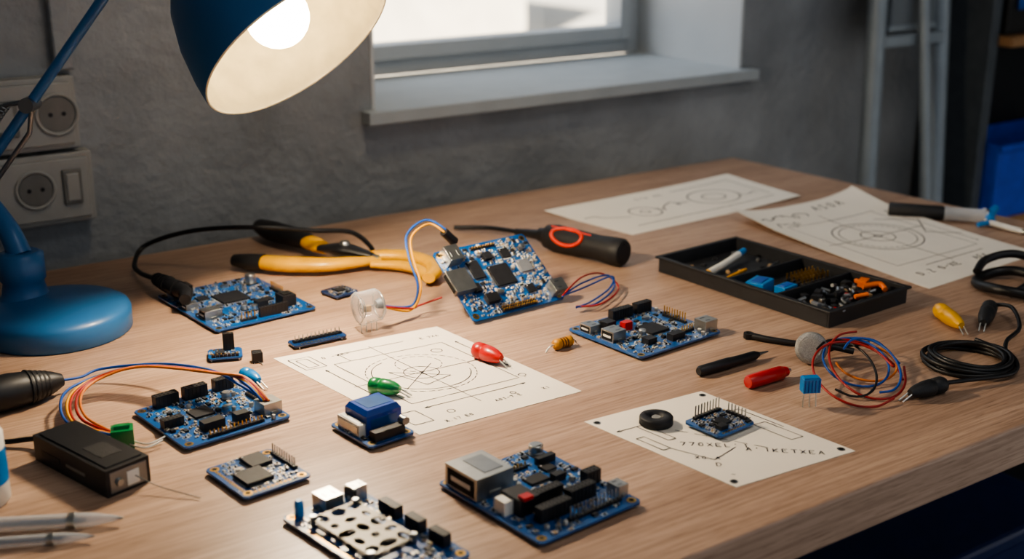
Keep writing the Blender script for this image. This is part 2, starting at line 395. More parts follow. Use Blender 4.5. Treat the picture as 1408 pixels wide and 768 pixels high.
    def hdrm(s, fx, fy, n, rows=1, rot=0, p=.0042, h=.011, m=GOLD):
        x, y = s.P(fx, fy); a, b = n*p, rows*p; z = s.zt; s.mark(x, y, *((a, b) if rot == 0 else (b, a)))
        M0 = s.M; s.M = M0 @ T(x, y, 0, rot)
        for i in range(n):
            for j in range(rows):
                xx, yy = (i-(n-1)/2)*p, (j-(rows-1)/2)*p
                s.box(xx, yy, z, p*.9, p*.9, .003, BLK); s.box(xx, yy, z+.003, .001, .001, h-.003, m); s.box(xx, yy, z+h, .001, .001, .0006, m, taper=.3)
        s.M = M0
    def pads(s, fx, fy, n, rot=0, p=.0042):
        x, y = s.P(fx, fy); s.mark(x, y, *((n*p, p) if rot == 0 else (p, n*p))); M0 = s.M; s.M = M0 @ T(x, y, 0, rot)
        for i in range(n):
            xx = (i-(n-1)/2)*p; s.lathe((xx, 0, s.zt), (0, 0, .0003), [(0, .0015), (1, .0015)], GOLD, 12); s.lathe((xx, 0, s.zt), (0, 0, .0004), [(0, .0007), (1, .0007)], DARK, 8)
        s.M = M0
    def usb(s, fx, fy, a, b, h, rot=0, m=SILV, inner=DARK, over=0):
        """opening on local +x side"""
        x, y = s.P(fx, fy); s.mark(x, y, max(a, b), max(a, b)); z = s.zt; M0 = s.M; s.M = M0 @ T(x, y, 0, rot)
        s.box(0, 0, z, a, b, h, m); s.box(a/2, 0, z+h*.12, .0006, b*.84, h*.76, inner); s.box(a/2+.0004, 0, z+h*.4, .0006, b*.6, h*.2, WHTP)
        for o in (-.25, .25): s.box(-a*.1, b*o, z+h, a*.35, b*.1, .0003, STEEL)
        for o in (-1, 1): s.box(0, o*(b/2+.0004), z, a*.3, .0015, h*.3, m)
        s.M = M0
    def ecap(s, fx, fy, r, h, m=SILV, top=CHIP):
        x, y = s.P(fx, fy); s.mark(x, y, 2*r, 2*r); z = s.zt
        s.box(x, y, z, 2*r, 2*r, .001, BLK); s.lathe((x, y, z+.001), (0, 0, h), [(0, r*.95), (.2, r*.95), (.25, r*.86), (.3, r*.95), (.95, r*.95), (1, r*.85)], m, 20)
        s.add([(x-r*.7, y-r*.5, z+.0012+h), (x, y-r*.82, z+.0012+h), (x+r*.7, y-r*.5, z+.0012+h)], [(0, 1, 2)], top)
    def block(s, fx, fy, a, b, h, m, rot=0, top=None):
        x, y = s.P(fx, fy); s.mark(x, y, a, b); s.box(x, y, s.zt, a, b, h, m, math.radians(rot))
        if top: s.box(x, y, s.zt+h, a*.6, b*.6, .0008, top, math.radians(rot))
    def crystal(s, fx, fy, rot=0):
        x, y = s.P(fx, fy); s.mark(x, y, .011, .006); c, n_ = math.cos(math.radians(rot)), math.sin(math.radians(rot)); pts = []
        for i in range(16):
            w = 2*math.pi*i/16; px = math.cos(w)*.0024+(.003 if math.cos(w) > 0 else -.003); py = math.sin(w)*.0024
            pts.append((x+px*c-py*n_, y+px*n_+py*c))
        s.prism(pts, s.zt, s.zt+.004, SILV)
    def fill(s, n):
        r = s.r; done = 0; tries = 0
        while done < n and tries < n*12:
            tries += 1; k = r.random(); v = r.random() < .5
            if k < .62: L_, W_ = .0038, .002
            elif k < .75: L_, W_ = .0056, .0036
            elif k < .9: L_, W_ = .0075, .0055
            else: L_, W_ = .0048, .0048
            sx, sy = (L_, W_) if v else (W_, L_); x = r.uniform(-.5, .5)*s.w; y = r.uniform(-.5, .5)*s.d
            if not s.free(x, y, sx+.0008, sy+.0008): continue
            s.mark(x, y, sx, sy); done += 1; z = s.zt; M0 = s.M; s.M = M0 @ T(x, y, 0, 0 if v else 90)
            if k < .75:
                body = r.choice((CHIP, TAN, TAN, BLK, CHIP, CHIPG)); h = L_*.35
                s.box(0, 0, z, L_*.6, W_, h, body)
                for sg in (-1, 1): s.box(sg*L_*.38, 0, z, L_*.24, W_*1.02, h*1.04, SOLD)
                if r.random() < .35: s.silk(0, 0, L_*1.35, W_*1.6)
            elif k < .9:
                s.box(0, 0, z+.0002, L_*.8, W_*.7, .0018, CHIP)
                for i in range(3):
                    for sg in (-1, 1): s.box((i-1)*.0019, sg*W_*.42, z, .0009, .0015, .0008, SOLD)
            else:
                q = r.random()
                if q < .5: s.lathe((0, 0, z), (0, 0, .0045), [(0, .0022), (.9, .0022), (1, .0018)], SILV, 14)
                elif q < .75: s.box(0, 0, z, .0044, .0044, .0022, SILV); s.lathe((0, 0, z+.0022), (0, 0, .001), [(0, .0011), (1, .0011)], BLK, 10)
                else: s.box(0, 0, z, .0044, .0044, .003, CHIP)
            s.M = M0

def upd(b, x, y, yaw, bev=.00025): return b.finish(loc(x, y, yaw), bevel=bev)

# A : large board with cable
b = Board('microcontroller_board', .134, .165, 1)
b.chip(.5, .42, .036, rot=0, h=.003); b.usb(.12, .72, .022, .018, .011, rot=180, m=SILV); b.block(.82, .8, .018, .02, .014, BLK, top=DARK)
b.hdrf(.60, .94, 9, 1); b.ecap(.86, .18, .0075, .012); b.hdrm(.93, .5, 8, 1, rot=90); b.usb(.08, .45, .016, .014, .008, rot=180)
b.chip(.28, .3, .014, pins='2'); b.chip(.75, .62, .012, pins='2'); b.crystal(.3, .58, 90); b.crystal(.6, .15); b.hdrm(.35, .94, 5); b.block(.22, .08, .018, .02, .012, BLK)
b.block(.62, .72, .014, .012, .008, BLK); b.ecap(.45, .72, .004, .006); b.ecap(.52, .77, .004, .006); b.traces(60); b.fill(190); upd(b, -.343, 1.453, 39)
# B
b = Board('microcontroller_board', .112, .112, 2)
b.hdrf(.28, .07, 6, 2); b.hdrf(.56, .07, 6, 2); b.hdrf(.84, .07, 5, 2); b.chip(.42, .45, .021, h=.0025); b.usb(.9, .78, .02, .02, .012, rot=0, m=SILV)
b.hdrf(.12, .52, 5, 2, rot=0, h=.009); b.hdrm(.5, .94, 14, 1, h=.007); b.block(.36, .78, .022, .011, .009, BLK); b.block(.62, .8, .014, .01, .009, BLK)
b.ecap(.75, .3, .0045, .007); b.crystal(.65, .5); b.hdrm(.94, .42, 5, 1, rot=90); b.traces(40); b.fill(140); upd(b, -.294, 1.113, 41)
# small boards
b = Board('sensor_breakout_board', .036, .036, 3, holes=False, col=PCB2); b.chip(.5, .5, .012); b.pads(.5, .1, 7); b.fill(22); upd(b, -.220, 1.495, 45)
b = Board('breakout_board', .037, .030, 5, holes=False); b.hdrf(.62, .2, 3, 1, h=.02); b.chip(.35, .55, .01, pins='2'); b.hdrm(.5, .88, 7, h=.004); b.pads(.3, .12, 3); b.fill(12); upd(b, -.317, 1.276, 14)
b = Board('pin_header_strip', .066, .022, 6, holes=False, col=PCB2); b.hdrm(.5, .5, 12, 1, p=.0050, h=.008, m=SILV); b.pads(.5, .15, 12); b.pads(.5, .85, 12); upd(b, -.222, 1.323, 34)
b = MB('tactile_button'); b.box(0, 0, 0, .011, .011, .012, BLK); b.box(0, 0, .012, .0085, .0085, .0006, CHIP)
for i in (-1, 1):
    for j in (-1, 1): b.box(i*.004, -.006*j, 0, .001, .002, .001, SOLD)
b.lathe((0, -.004, .0015), (.004, -.008, -.001), [(0, .0006), (1, .0006)], SOLD, 6)
b.finish(loc(-.279, 1.263, 20), bevel=.0006, segs=2)
# relay
b = Board('relay_module', .052, .068, 7)
b.block(.60, .42, .040, .036, .019, DBLU); x, y = b.P(.60, .42)
b.box(x, y, b.zt+.019, .040, .036, .005, DBLU, taper=.84); b.box(x, y, b.zt+.024, .026, .022, .0004, PCB)
b.box(x, y+.0182, b.zt+.002, .036, .001, .013, BLUP); b.box(x, y-.0183, b.zt+.005, .030, .0006, .010, PCB)
b.box(x-.0235, y+.002, b.zt, .008, .036, .012, WHTP); b.box(x-.028, y+.002, b.zt+.003, .0006, .032, .007, SILV); b.box(x-.0235, y+.002, b.zt+.012, .006, .03, .0006, SILV)
b.block(.5, .86, .034, .01, .009, BLK); b.lathe((.018, -.022, b.zt+.012), (0, -.008, 0), [(0, .004), (1, .004)], STEEL, 14)
b.traces(10); b.fill(34); upd(b, -.133, 1.079, 41, .0008)
# C
b = Board('wireless_module_board', .066, .072, 8)
b.chip(.36, .62, .026, rot=0, h=.004); b.chip(.62, .26, .02, .024, h=.004); b.hdrm(.93, .45, 10, 1, rot=90, h=.011, m=SILV); b.pads(.08, .5, 12, rot=90); b.pads(.45, .93, 9)
b.traces(16); b.fill(60); upd(b, -.224, .986, 41)
# D : metal shield plate
b = Board('shielded_interface_board', .077, .15, 9)
zt = b.zt; x0, y0 = b.P(.42, .46); pw, pd = .046, .082
def plate(b, cx, cy, w_, d_, nx, ny, z, th, m):
    cw, cd = w_/nx, d_/ny; k = 10
    for i in range(nx):
        for j in range(ny):
            x, y = cx-w_/2+cw*(i+.5), cy-d_/2+cd*(j+.5); rr = min(cw, cd)*((.36, .24, .42, .3)[(i*2+j*3) % 4]); e = (1., 1.25, .8)[(i+2*j) % 3]
            ring = [(x+rr*e*math.cos(2*math.pi*q/16), y+rr/e*math.sin(2*math.pi*q/16)) for q in range(16)]
            out = []
            for q in range(16):
                a = 2*math.pi*q/16; c, s_ = math.cos(a), math.sin(a); f = 1/max(abs(c), abs(s_)); out.append((x+c*f*cw/2, y+s_*f*cd/2))
            vs = [(p[0], p[1], z) for p in out]+[(p[0], p[1], z) for p in ring]+[(p[0], p[1], z-th) for p in ring]+[(p[0], p[1], z-th) for p in out]
            fs = [(q, (q+1) % 16, 16+(q+1) % 16, 16+q) for q in range(16)]+[(16+q, 16+(q+1) % 16, 32+(q+1) % 16, 32+q) for q in range(16)]+[(48+q, 48+(q+1) % 16, (q+1) % 16, q) for q in range(16)]
            b.add(vs, fs, m)
PLATE = mat('shield_plate_metal', '6c6a64', .5, .8, .15, 60)
plate(b, x0, y0, pw, pd, 3, 5, zt+.007, .0015, PLATE); b.mark(x0, y0, pw, pd)
for i in (-1, 1):
    for j in (-1, 1): b.lathe((x0+i*pw*.46, y0+j*pd*.47, zt), (0, 0, .0095), [(0, .002), (.75, .002), (.75, .0032), (1, .0028)], STEEL, 14)
b.box(x0, y0, zt, pw*.9, pd*.9, .0012, CHIP)
for i in range(12): b.box(x0+b.r.uniform(-.4, .4)*pw, y0+b.r.uniform(-.4, .4)*pd, zt, .006, .005, .003, b.r.choice((TAN, GOLD, BLK)))
b.usb(.5, .08, .02, .018, .013, rot=90, m=SILV); b.usb(.86, .09, .012, .014, .012, rot=90, m=SILV); b.block(.78, .09, .003, .014, .01, BLK)
b.hdrf(.9, .38, 6, 2, rot=90, h=.011, p=.0038); b.hdrf(.9, .6, 5, 2, rot=90, h=.011, p=.0038); b.hdrf(.9, .8, 5, 2, rot=90, h=.011, p=.0038); b.pads(.05, .5, 20, rot=90)
b.lathe(Vector((*b.P(.17, .05), zt)), (0, 0, .014), [(0, .004), (.8, .004), (1, .0025)], BLUP, 16); b.traces(20); b.fill(60); upd(b, -.11, .876, 43)
# E : ethernet board
b = Board('network_interface_board', .113, .137, 10)
b.usb(.2, .22, .040, .044, .021, rot=180, m=SILV)
x, y = b.P(.2, .22); b.box(x+.004, y, b.zt+.021, .02, .03, .0005, STEEL)
b.block(.22, .60, .02, .026, .015, BLK); x, y = b.P(.19, .66); b.box(x, y-.003, b.zt+.015, .01, .008, .003, REDP); b.box(x-.009, y+.012, b.zt, .014, .014, .0125, WHTP)
b.hdrf(.46, .62, 7, 2, h=.012); b.hdrf(.33, .8, 8, 2, h=.013); b.hdrf(.66, .74, 7, 2, h=.013); b.hdrf(.9, .62, 4, 2, h=.013)
b.hdrm(.62, .91, 14, 1, h=.013, m=SILV); b.ecap(.9, .09, .007, .009); b.usb(.93, .84, .012, .014, .011, rot=0)
b.hdrm(.6, .2, 5, 1, h=.006); b.chip(.6, .38, .02, .014, pins='2', rot=0); b.chip(.8, .3, .012, pins='2'); b.block(.86, .22, .02, .006, .007, BLK); b.crystal(.45, .3, 90)
b.block(.74, .46, .012, .008, .007, BLK); b.traces(50); b.fill(120); upd(b, .0225, .950, 39.5, .0003)
# F
b = Board('microcontroller_board', .132, .12, 11)
b.hdrf(.56, .1, 8, 2); b.hdrf(.83, .1, 6, 2); b.chip(.55, .55, .028, rot=0, h=.003); b.hdrm(.9, .48, 9, 1, rot=90, h=.013); b.usb(.93, .86, .02, .018, .013, rot=0)
b.usb(.12, .5, .02, .02, .013, rot=180, m=SILV); b.usb(.1, .2, .016, .018, .01, rot=180); b.block(.38, .38, .012, .009, .01, REDP); b.block(.24, .28, .014, .014, .012, BLK)
b.block(.3, .78, .014, .011, .007, BLK); b.block(.55, .86, .02, .01, .008, BLK); b.ecap(.36, .62, .0045, .008); b.ecap(.45, .32, .004, .007); b.crystal(.7, .3); b.hdrm(.75, .8, 5, 1, h=.009)
b.traces(50); b.fill(140); upd(b, .154, 1.35, 39.5)
# G : propped board
b = Board('single_board_computer', .142, .107, 12)
b.zb = .003
b.chip(.52, .5, .03, rot=0, h=.003); b.chip(.3, .36, .016, .026, h=.003); b.chip(.8, .45, .018, m=CHIPG, h=.003); b.usb(.13, .13, .022, .02, .014, rot=90, m=SILV)
b.block(.07, .48, .03, .032, .009, SILV); x, y = b.P(.07, .48); b.box(x-.013, y, b.zt+.002, .006, .026, .005, DARK); b.block(.28, .78, .018, .012, .007, BLK); b.hdrm(.5, .94, 14, 2, p=.0038, h=.006); b.hdrm(.5, .07, 9, 1, h=.006)
b.chip(.68, .22, .014, pins='2'); b.block(.48, .22, .012, .01, .006, CHIP); b.usb(.95, .86, .02, .018, .013, rot=0, m=SILV); b.chip(.72, .76, .012, pins='2'); b.block(.2, .6, .01, .012, .005, BLK)
b.crystal(.4, .72); b.ecap(.87, .2, .004, .006); b.traces(60); b.fill(190)
for fx in (.3, .8):
    x, y = b.P(fx, .12); b.lathe((x, y, .003), (0, -.0, -.001), [(0, .004), (1, .004)], BLK, 12)
P0 = Vector((-.0466, 1.3796, .0)); yaw, tilt = 38.4, 37.6
MG = Matrix.Translation(P0+Vector((0, 0, TZ+.001))) @ Matrix.Rotation(math.radians(yaw), 4, 'Z') @ Matrix.Rotation(math.radians(tilt), 4, 'X') @ Matrix.Translation((.071, .0535, 0))
g_ob = b.finish(MG, bevel=.00025)
st = MB('prop_stand')
for fx in (.3, .78):
    p = Matrix.Translation(P0) @ Matrix.Rotation(math.radians(yaw), 4, 'Z')
    q = p @ Vector((.142*fx, .0725, 0)); st.lathe(q, (0, 0, .0555), [(0, .006), (.1, .004), (1, .004)], BLK, 14)
so = st.finish(); so.parent = g_ob; so.matrix_parent_inverse = g_ob.matrix_world.inverted()
# board on card
b = Board('sensor_breakout_board', .052, .046, 13, holes=False, zb=.0025)
b.chip(.5, .55, .014, rot=0); b.hdrm(.55, .1, 9, 1, h=.014, m=SILV); b.hdrm(.93, .55, 6, 1, rot=90, h=.011, m=SILV); b.block(.3, .75, .01, .008, .004, BLK); b.pads(.45, .93, 8); b.traces(12); b.fill(40)
b.finish(loc(.2, 1.0925, 40, .0008), bevel=.0002)

# ------------------------------------------------------------------ papers
GL = {'7': [[(0, 1), (.8, 1), (.3, 0)]], '1': [[(.3, .8), (.5, 1), (.5, 0)]], 'T': [[(0, 1), (.9, 1)], [(.45, 1), (.45, 0)]], 'X': [[(0, 0), (.8, 1)], [(0, 1), (.8, 0)]],
      'E': [[(.8, 1), (0, 1), (0, 0), (.8, 0)], [(0, .5), (.6, .5)]], 'L': [[(0, 1), (0, 0), (.7, 0)]], 'A': [[(0, 0), (.4, 1), (.8, 0)], [(.15, .4), (.65, .4)]], 'K': [[(0, 0), (0, 1)], [(.7, 1), (0, .45), (.7, 0)]],
      'R': [[(0, 0), (0, 1), (.6, .9), (.6, .55), (0, .5), (.7, 0)]], '0': [[(.1, .2), (.1, .8), (.4, 1), (.7, .8), (.7, .2), (.4, 0), (.1, .2)]], '.': [[(.3, 0), (.4, .1)]], 'o': [[(.1, .1), (.1, .4), (.4, .5), (.6, .3), (.5, .05), (.1, .1)]],
      '-': [[(0, .5), (.7, .5)]], 'D': [[(0, 0), (0, 1), (.5, .9), (.7, .5), (.5, .1), (0, 0)]], 'Z': [[(0, 1), (.7, 1), (0, 0), (.7, 0)]], "'": [[(.3, 1), (.25, .75)]], 'S': [[(.7, .9), (.2, 1), (.1, .6), (.6, .45), (.6, .1), (0, 0)]], ' ': []}
class Paper(MB):
    def __init__(s, name, L_, B_, R_, F_, zf=None, z0=0., rag=0):
        super().__init__(name); s.c = [Vector(p) for p in (L_, B_, R_, F_)]; s.zf = zf or (lambda a, b: 0.); s.z0 = z0
        s.W = ((s.c[1]-s.c[0]).length+(s.c[2]-s.c[3]).length)/2; s.H = ((s.c[3]-s.c[0]).length+(s.c[2]-s.c[1]).length)/2
        N_ = 20; vs = []
        for k in (0, 1):
            for j in range(N_+1):
                for i in range(N_+1): vs.append(s.pt(i/N_*s.W, j/N_*s.H, .0005*k))
        q = (N_+1)**2; fs = []
        for j in range(N_):
            for i in range(N_):
                a = j*(N_+1)+i; fs.append((q+a, q+a+N_+1, q+a+N_+2, q+a+1)); fs.append((a, a+1, a+N_+2, a+N_+1))
        edge = [i for i in range(N_+1)]+[(j+1)*(N_+1)-1 for j in range(1, N_+1)]+[N_*(N_+1)+i for i in range(N_-1, -1, -1)]+[j*(N_+1) for j in range(N_-1, 0, -1)]
        for a, c in zip(edge, edge[1:]+edge[:1]): fs.append((a, c, q+c, q+a))
        s.add(vs, fs, PAP)
    def pt(s, X, Y, dz):
        a, b_ = X/s.W, Y/s.H; c = s.c; p = c[0]*(1-a)*(1-b_)+c[1]*a*(1-b_)+c[2]*a*b_+c[3]*(1-a)*b_
        return (p.x, p.y, s.z0+s.zf(a, b_)+dz)
    def line(s, pts, w=.0007, dash=0):
        k = 0; w *= 1.35
        for (p, q) in zip(pts, pts[1:]):
            d = math.hypot(q[0]-p[0], q[1]-p[1])
            if d < 1e-6: continue
            st = max(1, int(d/.006)); 
            for i in range(st):
                k += 1
                if dash and k % 3 == 0: continue
                a = (p[0]+(q[0]-p[0])*i/st, p[1]+(q[1]-p[1])*i/st); b_ = (p[0]+(q[0]-p[0])*(i+1)/st, p[1]+(q[1]-p[1])*(i+1)/st)
                nx, ny = -(q[1]-p[1])/d*w/2, (q[0]-p[0])/d*w/2
                s.add([s.pt(a[0]+nx, a[1]+ny, .0008), s.pt(b_[0]+nx, b_[1]+ny, .0008), s.pt(b_[0]-nx, b_[1]-ny, .0008), s.pt(a[0]-nx, a[1]-ny, .0008)], [(0, 1, 2, 3)], INK)
    def circle(s, x, y, r, dash=0, a0=0, a1=360, ry=None, w=.0007):
        n_ = max(12, int(abs(a1-a0)/360*r*2*math.pi/.003)); ry = ry or r
        s.line([(x+r*math.cos(math.radians(a0+(a1-a0)*i/n_)), y+ry*math.sin(math.radians(a0+(a1-a0)*i/n_))) for i in range(n_+1)], w, dash)
    def text(s, x, y, h, t_, ang=0, w=.0007):
        c, n_ = math.cos(math.radians(ang)), math.sin(math.radians(ang)); o = 0
        for ch in t_:
            for pl in GL.get(ch, []):
                s.line([(x+((o+u*.7)*h)*c+(v*h)*n_, y+((o+u*.7)*h)*n_-(v*h)*c) for u, v in pl], w)
            o += .95
    def arrow(s, p, q):
        s.line([p, q]); d = Vector((q[0]-p[0], q[1]-p[1])).normalized(); m = Vector((-d.y, d.x))
        for e, sg in ((q, -1), (p, 1)):
            e = Vector(e); s.line([tuple(e+d*sg*.005+m*.0018), tuple(e), tuple(e+d*sg*.005-m*.0018)])
    def rect(s, x0, y0, x1, y1, dash=0): s.line([(x0, y0), (x1, y0), (x1, y1), (x0, y1), (x0, y0)], dash=dash)
    def scrawl(s, x, y, l, h, seed, w=.0013):
        r = random.Random(seed); pts = []; n_ = int(l/h*4)
        for i in range(n_): pts.append((x+l*i/n_+r.uniform(-.3, .3)*h, y+h*r.uniform(-.5, .5)))
        P = []
        for i in range(len(pts)-1):
            p0, p1, p2, p3 = [Vector(pts[max(0, min(len(pts)-1, j))]) for j in (i-1, i, i+1, i+2)]
            for k in range(5):
                t = k/5; P.append(tuple(.5*((2*p1)+(-p0+p2)*t+(2*p0-5*p1+4*p2-p3)*t*t+(-p0+3*p1-3*p2+p3)*t**3)))
        s.line(P, w)

p = Paper('technical_drawing', (-.2631, 1.2714), (-.0886, 1.3746), (.072, 1.1794), (-.0878, 1.0735))
W, H = p.W, p.H
p.rect(W*.2, H*.2, W*.86, H*.74); p.circle(W*.5, H*.47, .056, dash=1); p.circle(W*.5, H*.47, .050, a0=20, a1=250); p.circle(W*.5, H*.47, .018); p.circle(W*.56, H*.38, .024, dash=1)
p.line([(W*.5, H*.08), (W*.5, H*.86)]); p.line([(W*.1, H*.47), (W*.95, H*.47)]); p.line([(W*.36, H*.4), (W*.6, H*.56), (W*.42, H*.6), (W*.36, H*.4)]); p.line([(W*.3, H*.6), (W*.62, H*.4)])
p.rect(W*.04, H*.06, W*.16, H*.2); p.rect(W*.07, H*.08, W*.13, H*.18); p.arrow((W*.12, H*.24), (W*.12, H*.72)); p.arrow((W*.22, H*.8), (W*.84, H*.8)); p.arrow((W*.93, H*.22), (W*.93, H*.6))
p.rect(W*.05, H*.8, W*.16, H*.92); p.circle(W*.3, H*.88, .004); p.circle(W*.7, H*.86, .003); p.circle(W*.9, H*.72, .004); p.circle(W*.76, H*.28, .006)
p.text(W*.2, H*.12, .006, '0 -XE-', 0); p.text(W*.56, H*.9, .005, 'A01-7.E', 0); p.text(W*.8, H*.12, .005, 'E 7XA.', 0); p.text(W*.2, H*.96, .005, 'X.17 E0', 0); p.line([(W*.3, H*.2), (W*.3, H*.1), (W*.7, H*.1)]); p.text(W*.86, H*.9, .005, 'X1', 0)
p.finish()

p = Paper('template_card', (.0701, 1.1035), (.1951, 1.1794), (.317, 1.0388), (.1945, .9667))
W, H = p.W, p.H
for a, b_ in ((.05, .05), (.95, .05), (.95, .95), (.05, .95)):
    q = Vector(p.pt(W*a, H*b_, .0006)); p.lathe(q, (0, 0, .0002), [(0, .0038), (1, .0038)], STEEL, 20); p.lathe(q, (0, 0, .0004), [(0, .0024), (1, .0024)], DARK, 16)
AN = -50+90
p.text(W*.2, H*.50, .008, "770XEL'1", AN); p.text(W*.46, H*.72, .008, "A'1KETXEA", AN+2)
p.rect(W*.06, H*.32, W*.12, H*.5); p.rect(W*.2, H*.2, W*.26, H*.42); p.arrow((W*.04, H*.2), (W*.3, H*.2)); p.line([(W*.12, H*.5), (W*.2, H*.72), (W*.45, H*.66)]); p.line([(W*.3, H*.25), (W*.62, H*.78)], dash=1)
p.text(W*.14, H*.78, .008, "D8", AN); p.text(W*.1, H*.9, .007, "-Y", AN); p.rect(W*.82, H*.5, W*.92, H*.74); p.text(W*.12, H*.66, .006, 'X0.A', AN); p.arrow((W*.68, H*.42), (W*.9, H*.42)); p.line([(W*.85, H*.3), (W*.95, H*.3), (W*.95, H*.6)])
p.finish()

p = Paper('technical_drawing', (.0509, 1.9057), (.3831, 2.1502), (.4794, 2.001), (.1798, 1.7736), zf=lambda a, b_: .004*max(0, a-.5)**2*4+.003*(1-b_)**4)
W, H = p.W, p.H
p.scrawl(W*.06, H*.5, W*.16, H*.3, 4, .0015); p.circle(W*.3, H*.52, .026, w=.0015); p.circle(W*.3, H*.52, .008, w=.0012)
p.scrawl(W*.38, H*.5, W*.2, H*.22, 9, .0015); p.circle(W*.7, H*.5, .048, ry=.04, w=.0015); p.circle(W*.7, H*.5, .022, ry=.018, w=.0015); p.line([(W*.12, H*.82), (W*.92, H*.82)], .0012); p.line([(W*.6, H*.15), (W*.93, H*.15), (W*.93, H*.75)], .0012)
p.scrawl(W*.8, H*.6, W*.13, H*.14, 12, .0012); p.text(W*.4, H*.2, .01, 'ETX A0', 0)
p.finish()

p = Paper('technical_drawing', (.340, 1.8568), (.5603, 1.9862), (.7479, 1.6788), (.5394, 1.5175), zf=lambda a, b_: .014*(abs(a-.5)*2)**3*(1-b_)**2+.010*max(0, .25-b_)*4*(.5+.5*a))
W, H = p.W, p.H
p.rect(W*.15, H*.22, W*.85, H*.78); p.circle(W*.5, H*.48, .068, w=.0012); p.circle(W*.5, H*.48, .058, dash=1, w=.0012); p.circle(W*.5, H*.48, .026, w=.001); p.circle(W*.5, H*.48, .006, w=.001); p.line([(W*.5, H*.15), (W*.5, H*.85)], .0009); p.line([(W*.1, H*.48), (W*.9, H*.48)], .0009)
p.scrawl(W*.08, H*.12, W*.4, H*.07, 21, .0015); p.scrawl(W*.1, H*.2, W*.2, H*.05, 22); p.text(W*.14, H*.9, .012, 'D.Z 0-XE', 0, .0012); p.text(W*.62, H*.9, .012, 'AEK', 0, .0012); p.arrow((W*.92, H*.25), (W*.92, H*.75)); p.line([(W*.75, H*.3), (W*.95, H*.42), (W*.8, H*.55), (W*.95, H*.65)], .0012)
p.text(W*.56, H*.1, .018, 'AS0A', 0, .0014); p.line([(W*.3, H*.83), (W*.8, H*.83)], .001)
p.finish()

# ------------------------------------------------------------------ tray
t = MB('component_tray'); TW, TD, TH = .152, .284, .022; th = .003
t.box(0, 0, 0, TW-.006, TD-.006, .004, TRAYM)
for sx, sy, a, b_ in ((0, TD/2-th/2, TW, th), (0, -TD/2+th/2, TW, th), (-TW/2+th/2, 0, th, TD-2*th), (TW/2-th/2, 0, th, TD-2*th)): t.box(sx, sy, 0, a, b_, TH, TRAYM)
for sx, sy, a, b_ in ((0, TD/2+.001, TW+.008, .005), (0, -TD/2-.001, TW+.008, .005), (-TW/2-.001, 0, .005, TD), (TW/2+.001, 0, .005, TD)): t.box(sx, sy, TH-.003, a, b_, .003, TRAYM)
yd1, yd2 = TD/2-.42*TD, TD/2-.70*TD
for yy in (yd1, yd2): t.box(0, yy, .002, TW-2*th, .0028, TH-.004, TRAYM)
r = random.Random(5)
t.tube([(-.05, .075, .010), (-.01, .085, .012), (.03, .095, .016)], .0045, WHTP, 12); t.cone((.03, .095, .016), (.045, .099, .018), .0047, .004, BLUP); t.cone((-.05, .075, .010), (-.062, .072, .009), .0045, .001, YELP)
t.tube([(-.06, .045, .008), (.0, .055, .010)], .0022, WYEL, 8, smoothpath=False); t.tube([(0, .035, .008), (.06, .05, .010)], .0022, STEEL, 8, smoothpath=False)
for i in range(22): t.box(r.uniform(-.062, .062), r.uniform(.03, .13), .004, .007, .004, .004, r.choice((CHIP, SILV, CHIPG, TAN)), r.uniform(0, 3))
t.box(-.045, -.008, .004, .034, .024, .016, BLUP, .3); t.box(-.03, -.038, .004, .028, .016, .014, BLUP, .1); t.box(-.045, -.008, .020, .024, .014, .001, WBLU, .3); t.box(-.03, -.038, .018, .02, .008, .001, WBLU, .1)
for i in range(8):
    for j in range(4): t.box(.008+i*.0072, -.008-j*.0085, .004, .005, .005, .007, BLK); t.box(.008+i*.0072, -.008-j*.0085, .011, .0016, .0016, .008, GOLD)
for i in range(90):
    x, y = r.uniform(-.062, .062), r.uniform(-.133, -.066); k = r.random(); z = r.uniform(.004, .013)
    if k < .5: t.box(x, y, z, r.uniform(.006, .016), r.uniform(.005, .009), .006, r.choice((BLKM, CHIP, CHIPG)), r.uniform(0, 3))
    elif k < .8: t.lathe((x, y, z+.003), (r.uniform(-.012, .012), r.uniform(-.012, .012), .002), [(0, .0024), (1, .0024)], r.choice((STEEL, TAN, STEEL)), 10)
    else: t.box(x, y, z+.003, .006, .005, .005, r.choice((ORGP, REDP, SILV, TAN)), r.uniform(0, 3))
t.tube([(.035, -.105, .020), (.055, -.115, .022), (.05, -.128, .019)], .0035, ORGP, 10); t.box(.05, -.095, .016, .018, .011, .008, ORGP, .4); t.tube([(.0, -.12, .018), (.015, -.128, .02)], .003, ORGP, 10, smoothpath=False)
t.finish(loc(.345, 1.527, 38), bevel=.0008, segs=2)

# ------------------------------------------------------------------ tools
q = MB('pliers')
q.tube([(-.372, 1.760, .018), (-.345, 1.728, .018), (-.305, 1.692, .019), (-.283, 1.668, .019)], [.012, .0175, .0165, .012], RUB, 16, flat=.85)
q.tube([(-.286, 1.671, .019), (-.272, 1.655, .019), (-.252, 1.640, .017)], [.0135, .0135, .009], YELP, 16, flat=.75)
q.tube([(-.376, 1.600, .014), (-.355, 1.592, .014), (-.333, 1.585, .015)], [.009, .013, .0135], RUB, 16, flat=.85)
q.tube([(-.335, 1.586, .015), (-.30, 1.577, .015), (-.25, 1.575, .015), (-.215, 1.588, .014), (-.18, 1.607, .012)], [.0135, .015, .0135, .011, .007], YELP, 16, flat=.7)
q.tube([(-.262, 1.648, .017), (-.235, 1.628, .018), (-.205, 1.615, .017), (-.18, 1.605, .015)], [.008, .017, .014, .006], STEEL, 12, flat=.5)
q.tube([(-.265, 1.635, .021), (-.228, 1.620, .024), (-.19, 1.605, .019)], [.009, .016, .007], BLK, 12, flat=.45)
q.lathe((-.228, 1.620, .026), (0, 0, .009), [(0, .007), (.8, .007), (1, .005)], SILV, 20)
